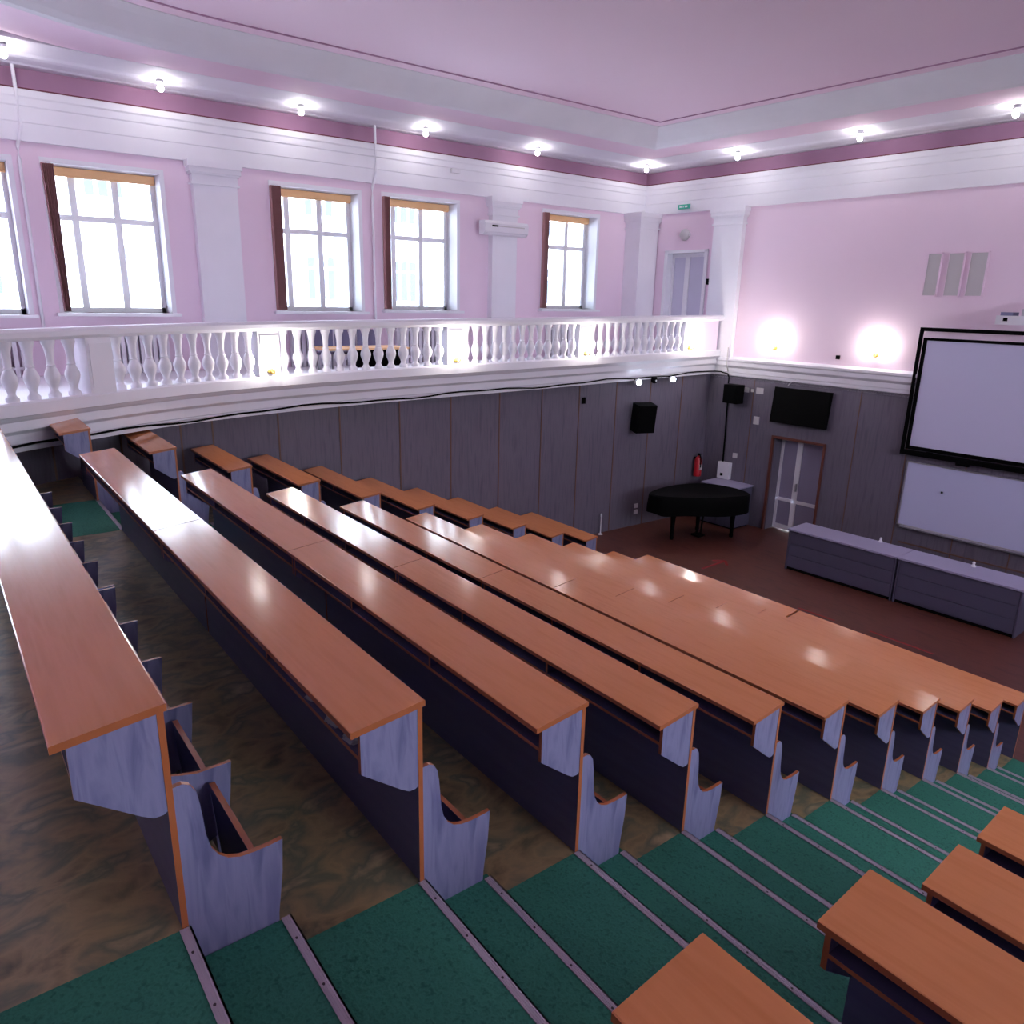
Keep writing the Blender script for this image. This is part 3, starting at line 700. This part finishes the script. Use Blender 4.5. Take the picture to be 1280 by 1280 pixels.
obj('sign_plate', FB((-.15, .15, 0, .03, -.045, .045)), 'greenp', t); obj('pale_marks', FB((-.11, -.05, .03, .033, -.018, .018), (-.02, .0, .03, .033, -.018, .018), (.03, .1, .03, .033, -.018, .018)), 'whitep', t)
t = empty('emergency_lamp', 'round grey lamp on the pink wall above the balcony door', 'lamp', mtx=F0(-8.93, 0, 3.23))
bm = bmesh.new(); lathe(bm, [(.12, 0), (.12, .04), (.09, .08), (.03, .10)], seg=18, mtx=Matrix.Rotation(PI / 2, 4, 'X')); obj('body', bm, 'panelgrey', t, smooth=True)
obj('mount', FB((-.14, .14, 0, .03, -.03, .03)), 'whitep', t)
tag(obj('alarm_button', FB((-8.25, -8.19, .0, .04, 2.20, 2.32)), 'black', mtx=MF), 'small dark alarm button right of the balcony door', 'button')
for s, l_ in ((-7.86, 'thin grey pipe at the corner crossing the moulding, left one'), (-7.44, 'thin grey pipe at the corner crossing the moulding, right one')):
    bm = bmesh.new(); tube(bm, [MF @ Vector((s, -.17, .95)), MF @ Vector((s, -.17, .60)), MF @ Vector((s, -.09, .45))], .012); tag(obj('thin_pipe', bm, 'panelgrey'), l_, 'pipe')

# ------------------------------------------------------------------ stage furniture
pn = empty('grand_piano', 'black covered grand piano in the stage corner', 'piano', (-6.95, 11.35, STAGE))
out = [(x + 6.95, y - 11.35) for x, y in ((-7.48, 10.48), (-7.22, 10.40), (-6.96, 10.60), (-6.60, 11.02), (-6.38, 11.55), (-6.28, 11.92), (-6.45, 12.13), (-6.85, 12.2), (-7.33, 12.05), (-7.58, 11.6), (-7.62, 11.0))]
def spl(pts, n=4):
    r = []; m_ = len(pts)
    for i in range(m_):
        p0, p1, p2, p3 = [Vector(pts[(i + j) % m_]) for j in (-1, 0, 1, 2)]
        for k in range(n):
            t_ = k / n; r.append(tuple(.5 * ((2 * p1) + (p2 - p0) * t_ + (2 * p0 - 5 * p1 + 4 * p2 - p3) * t_ ** 2 + (3 * p1 - p0 - 3 * p2 + p3) * t_ ** 3)))
    return r
so = spl(out)
bm = bmesh.new(); prism(bm, [(x * .96, y * .96) for x, y in so], 'z', .60, .93); obj('case', bm, 'black', pn)
bm = bmesh.new(); prism(bm, so, 'z', .93, .965); obj('lid', bm, 'blackg', pn, bevel=.008)
bm = bmesh.new(); rings = []
for z, e in ((.968, .985), (.972, 1.0), (.95, 1.035), (.75, 1.045), (.60, 1.05)):
    rings.append([bm.verts.new((x * (e + (.02 * math.sin(i * 1.1) if z < .9 else 0)), y * (e + (.02 * math.sin(i * 1.1) if z < .9 else 0)), z + (.02 * math.sin(i * .7) if z < .7 else 0))) for i, (x, y) in enumerate(so)])
for a, b in zip(rings, rings[1:]):
    for i in range(len(so)): bm.faces.new((a[i], a[(i + 1) % len(so)], b[(i + 1) % len(so)], b[i]))
bm.faces.new(rings[0]); obj('dust_cover', bm, 'black', pn, smooth=True)
for lx, ly in ((-.27, -.45), (.30, .70), (-.40, .50)):
    bm = bmesh.new(); lathe(bm, [(.035, .0), (.04, .05), (.035, .08), (.045, .35), (.06, .55), (.065, .62)], lx, ly, 12); obj('leg', bm, 'black', pn, smooth=True)
bm = bmesh.new(); tube(bm, [(-.1, .15, .6), (-.1, .1, .08)], .02); tube(bm, [(0, .15, .6), (0, .1, .08)], .02); box(bm, -.15, .05, .0, .18, .04, .08); obj('pedal_lyre', bm, 'black', pn)
cb = empty('grey_cabinet', 'low grey cabinet behind the piano against the front wall', 'cabinet', mtx=F0(-6.98, .36, STAGE))
obj('body', B((-.44, .40, -.28, .30, .03, .86)), 'counter', cb); obj('cabinet_top', B((-.46, .42, -.30, .32, .86, .885)), 'countertop', cb, bevel=.003); obj('plinth', B((-.42, .38, -.26, .28, 0, .03)), 'black', cb)
obj('door', B((-.43, -.02, -.292, -.28, .06, .84)), 'counter', cb); obj('door', B((-.0, .39, -.292, -.28, .06, .84)), 'counter', cb)
# lecturer's counter, two units
for k, (xa, xb, ya, yb, l_) in enumerate(((-4.93, -3.06, 11.30, 11.38, 'blue-grey lecturer counter, left unit near the glass door'), (-3.03, -1.30, 11.38, 11.45, 'blue-grey lecturer counter, right unit under the whiteboard'))):
    ang = math.atan2(yb - ya, xb - xa); L = math.hypot(xb - xa, yb - ya)
    t = empty('lecturer_counter', l_, 'counter', (xa, ya, STAGE), ang, 'stage counter units')
    obj('front_panel', B((.02, L - .02, .02, .04, .05, .725)), 'counter', t)
    obj('front_slat', B((.03, L - .03, .008, .02, .07, .27), (.03, L - .03, .008, .02, .285, .485), (.03, L - .03, .008, .02, .50, .70)), 'counter', t, bevel=.003)
    obj('counter_top', B((-.01, L + .01, -.03, .58, .725, .755)), 'countertop', t, bevel=.003)
    obj('side_panel', B((0, .022, 0, .55, 0, .725)), 'counter', t); obj('side_panel', B((L - .022, L, 0, .55, 0, .725)), 'counter', t)
    obj('inner_shelf', B((.022, L - .022, .06, .52, .35, .37)), 'counter', t); obj('plinth', B((.03, L - .03, .03, .05, 0, .05)), 'black', t)
for x, y, l_ in ((-3.60, 11.90, 'small white microphone base on the left counter unit'), (-2.15, 11.90, 'small white microphone base on the right counter unit')):
    t = empty('microphone_base', l_, 'microphone', (x, y, STAGE + .756))
    bm = bmesh.new(); lathe(bm, [(.035, 0), (.035, .012), (.02, .03), (.016, .045)], seg=14); obj('base', bm, 'whitep', t, smooth=True)
    bm = bmesh.new(); sphere(bm, (0, 0, .06), .022); obj('head', bm, 'whitep', t, smooth=True)
# red floor markings
bm = bmesh.new()
def strip(p, q, w, z=STAGE):
    p = Vector(p); q = Vector(q); d = (q - p).normalized(); n = Vector((-d.y, d.x)) * w / 2
    vs = [bm.verts.new((*(a), z_)) for z_ in (z + .0005, z + .003) for a in (p - n, q - n, q + n, p + n)]
    for f in ((0, 1, 2, 3), (4, 5, 6, 7), (0, 1, 5, 4), (1, 2, 6, 5), (2, 3, 7, 6), (3, 0, 4, 7)): bm.faces.new([vs[i] for i in f])
strip((-5.76, 10.04), (-5.79, 10.72), .05); strip((-5.79, 10.74), (-5.93, 10.55), .05); strip((-5.79, 10.74), (-5.62, 10.56), .05)
tag(obj('floor_arrow', bm, 'tape'), 'red tape arrow stuck on the stage parquet', 'arrow')
for k, (p, q) in enumerate((((-3.75, 9.87), (-3.15, 9.89)), ((-2.65, 9.97), (-1.75, 9.97)))):
    bm = bmesh.new(); strip(p, q, .035); tag(obj('floor_tape', bm, 'tape'), 'dark red tape strip on the parquet just beyond the front desks, %s' % ['left one', 'right one'][k], 'tape', 'red floor tape strips')

# ------------------------------------------------------------------ daylight
w = bpy.data.worlds.new('World'); bpy.context.scene.world = w; w.use_nodes = True
bg = w.node_tree.nodes['Background']; bg.inputs['Color'].default_value = (.86, .92, 1.0, 1); bg.inputs['Strength'].default_value = 11.0
def portal(loc, rot, sx, sy):
    l = bpy.data.lights.new('window_portal', 'AREA'); l.shape = 'RECTANGLE'; l.size = sx; l.size_y = sy; l.cycles.is_portal = True
    o = bpy.data.objects.new('window_portal', l); C.objects.link(o); o.location = loc; o.rotation_euler = rot
for a, b, c, d in HO: portal((XW - .52, (a + b) / 2, (c + d) / 2), (0, -PI / 2, 0), d - c, b - a)
for a in (2.2, 5.0, 7.8): portal((10.12, a + .8, 2.7), (0, PI / 2, 0), 2.8, 1.6)  # portals at the added openings of the unseen right wall

# ------------------------------------------------------------------ camera
cam = bpy.data.cameras.new('camera'); co = bpy.data.objects.new('camera', cam); C.objects.link(co)
F_, cx, cy, cz, yaw, pit, roll = 934.18, 2.0696, -.3483, 1.8184, .9112, -.2777, .0229
fw = Vector((-math.sin(yaw) * math.cos(pit), math.cos(yaw) * math.cos(pit), math.sin(pit)))
rt = Vector((math.cos(yaw), math.sin(yaw), 0)); up = rt.cross(fw)
r2 = rt * math.cos(roll) + up * math.sin(roll); u2 = -rt * math.sin(roll) + up * math.cos(roll)
co.matrix_world = Matrix(((r2.x, u2.x, -fw.x, cx), (r2.y, u2.y, -fw.y, cy), (r2.z, u2.z, -fw.z, cz), (0, 0, 0, 1)))
cam.sensor_fit = 'HORIZONTAL'; cam.sensor_width = 36; cam.lens = 36 * F_ / 1280; cam.clip_start = .05; cam.clip_end = 200
sc = bpy.context.scene; sc.camera = co
sc.view_settings.view_transform = 'Standard'; sc.view_settings.look = 'None'; sc.view_settings.gamma = 1.0; sc.view_settings.exposure = 0.74
sc.view_settings.use_curve_mapping = False
sc.cycles.use_denoising = True; sc.cycles.max_bounces = 8; sc.cycles.diffuse_bounces = 5; sc.cycles.caustics_reflective = False; sc.cycles.caustics_refractive = False
sc.cycles.sample_clamp_indirect = 8
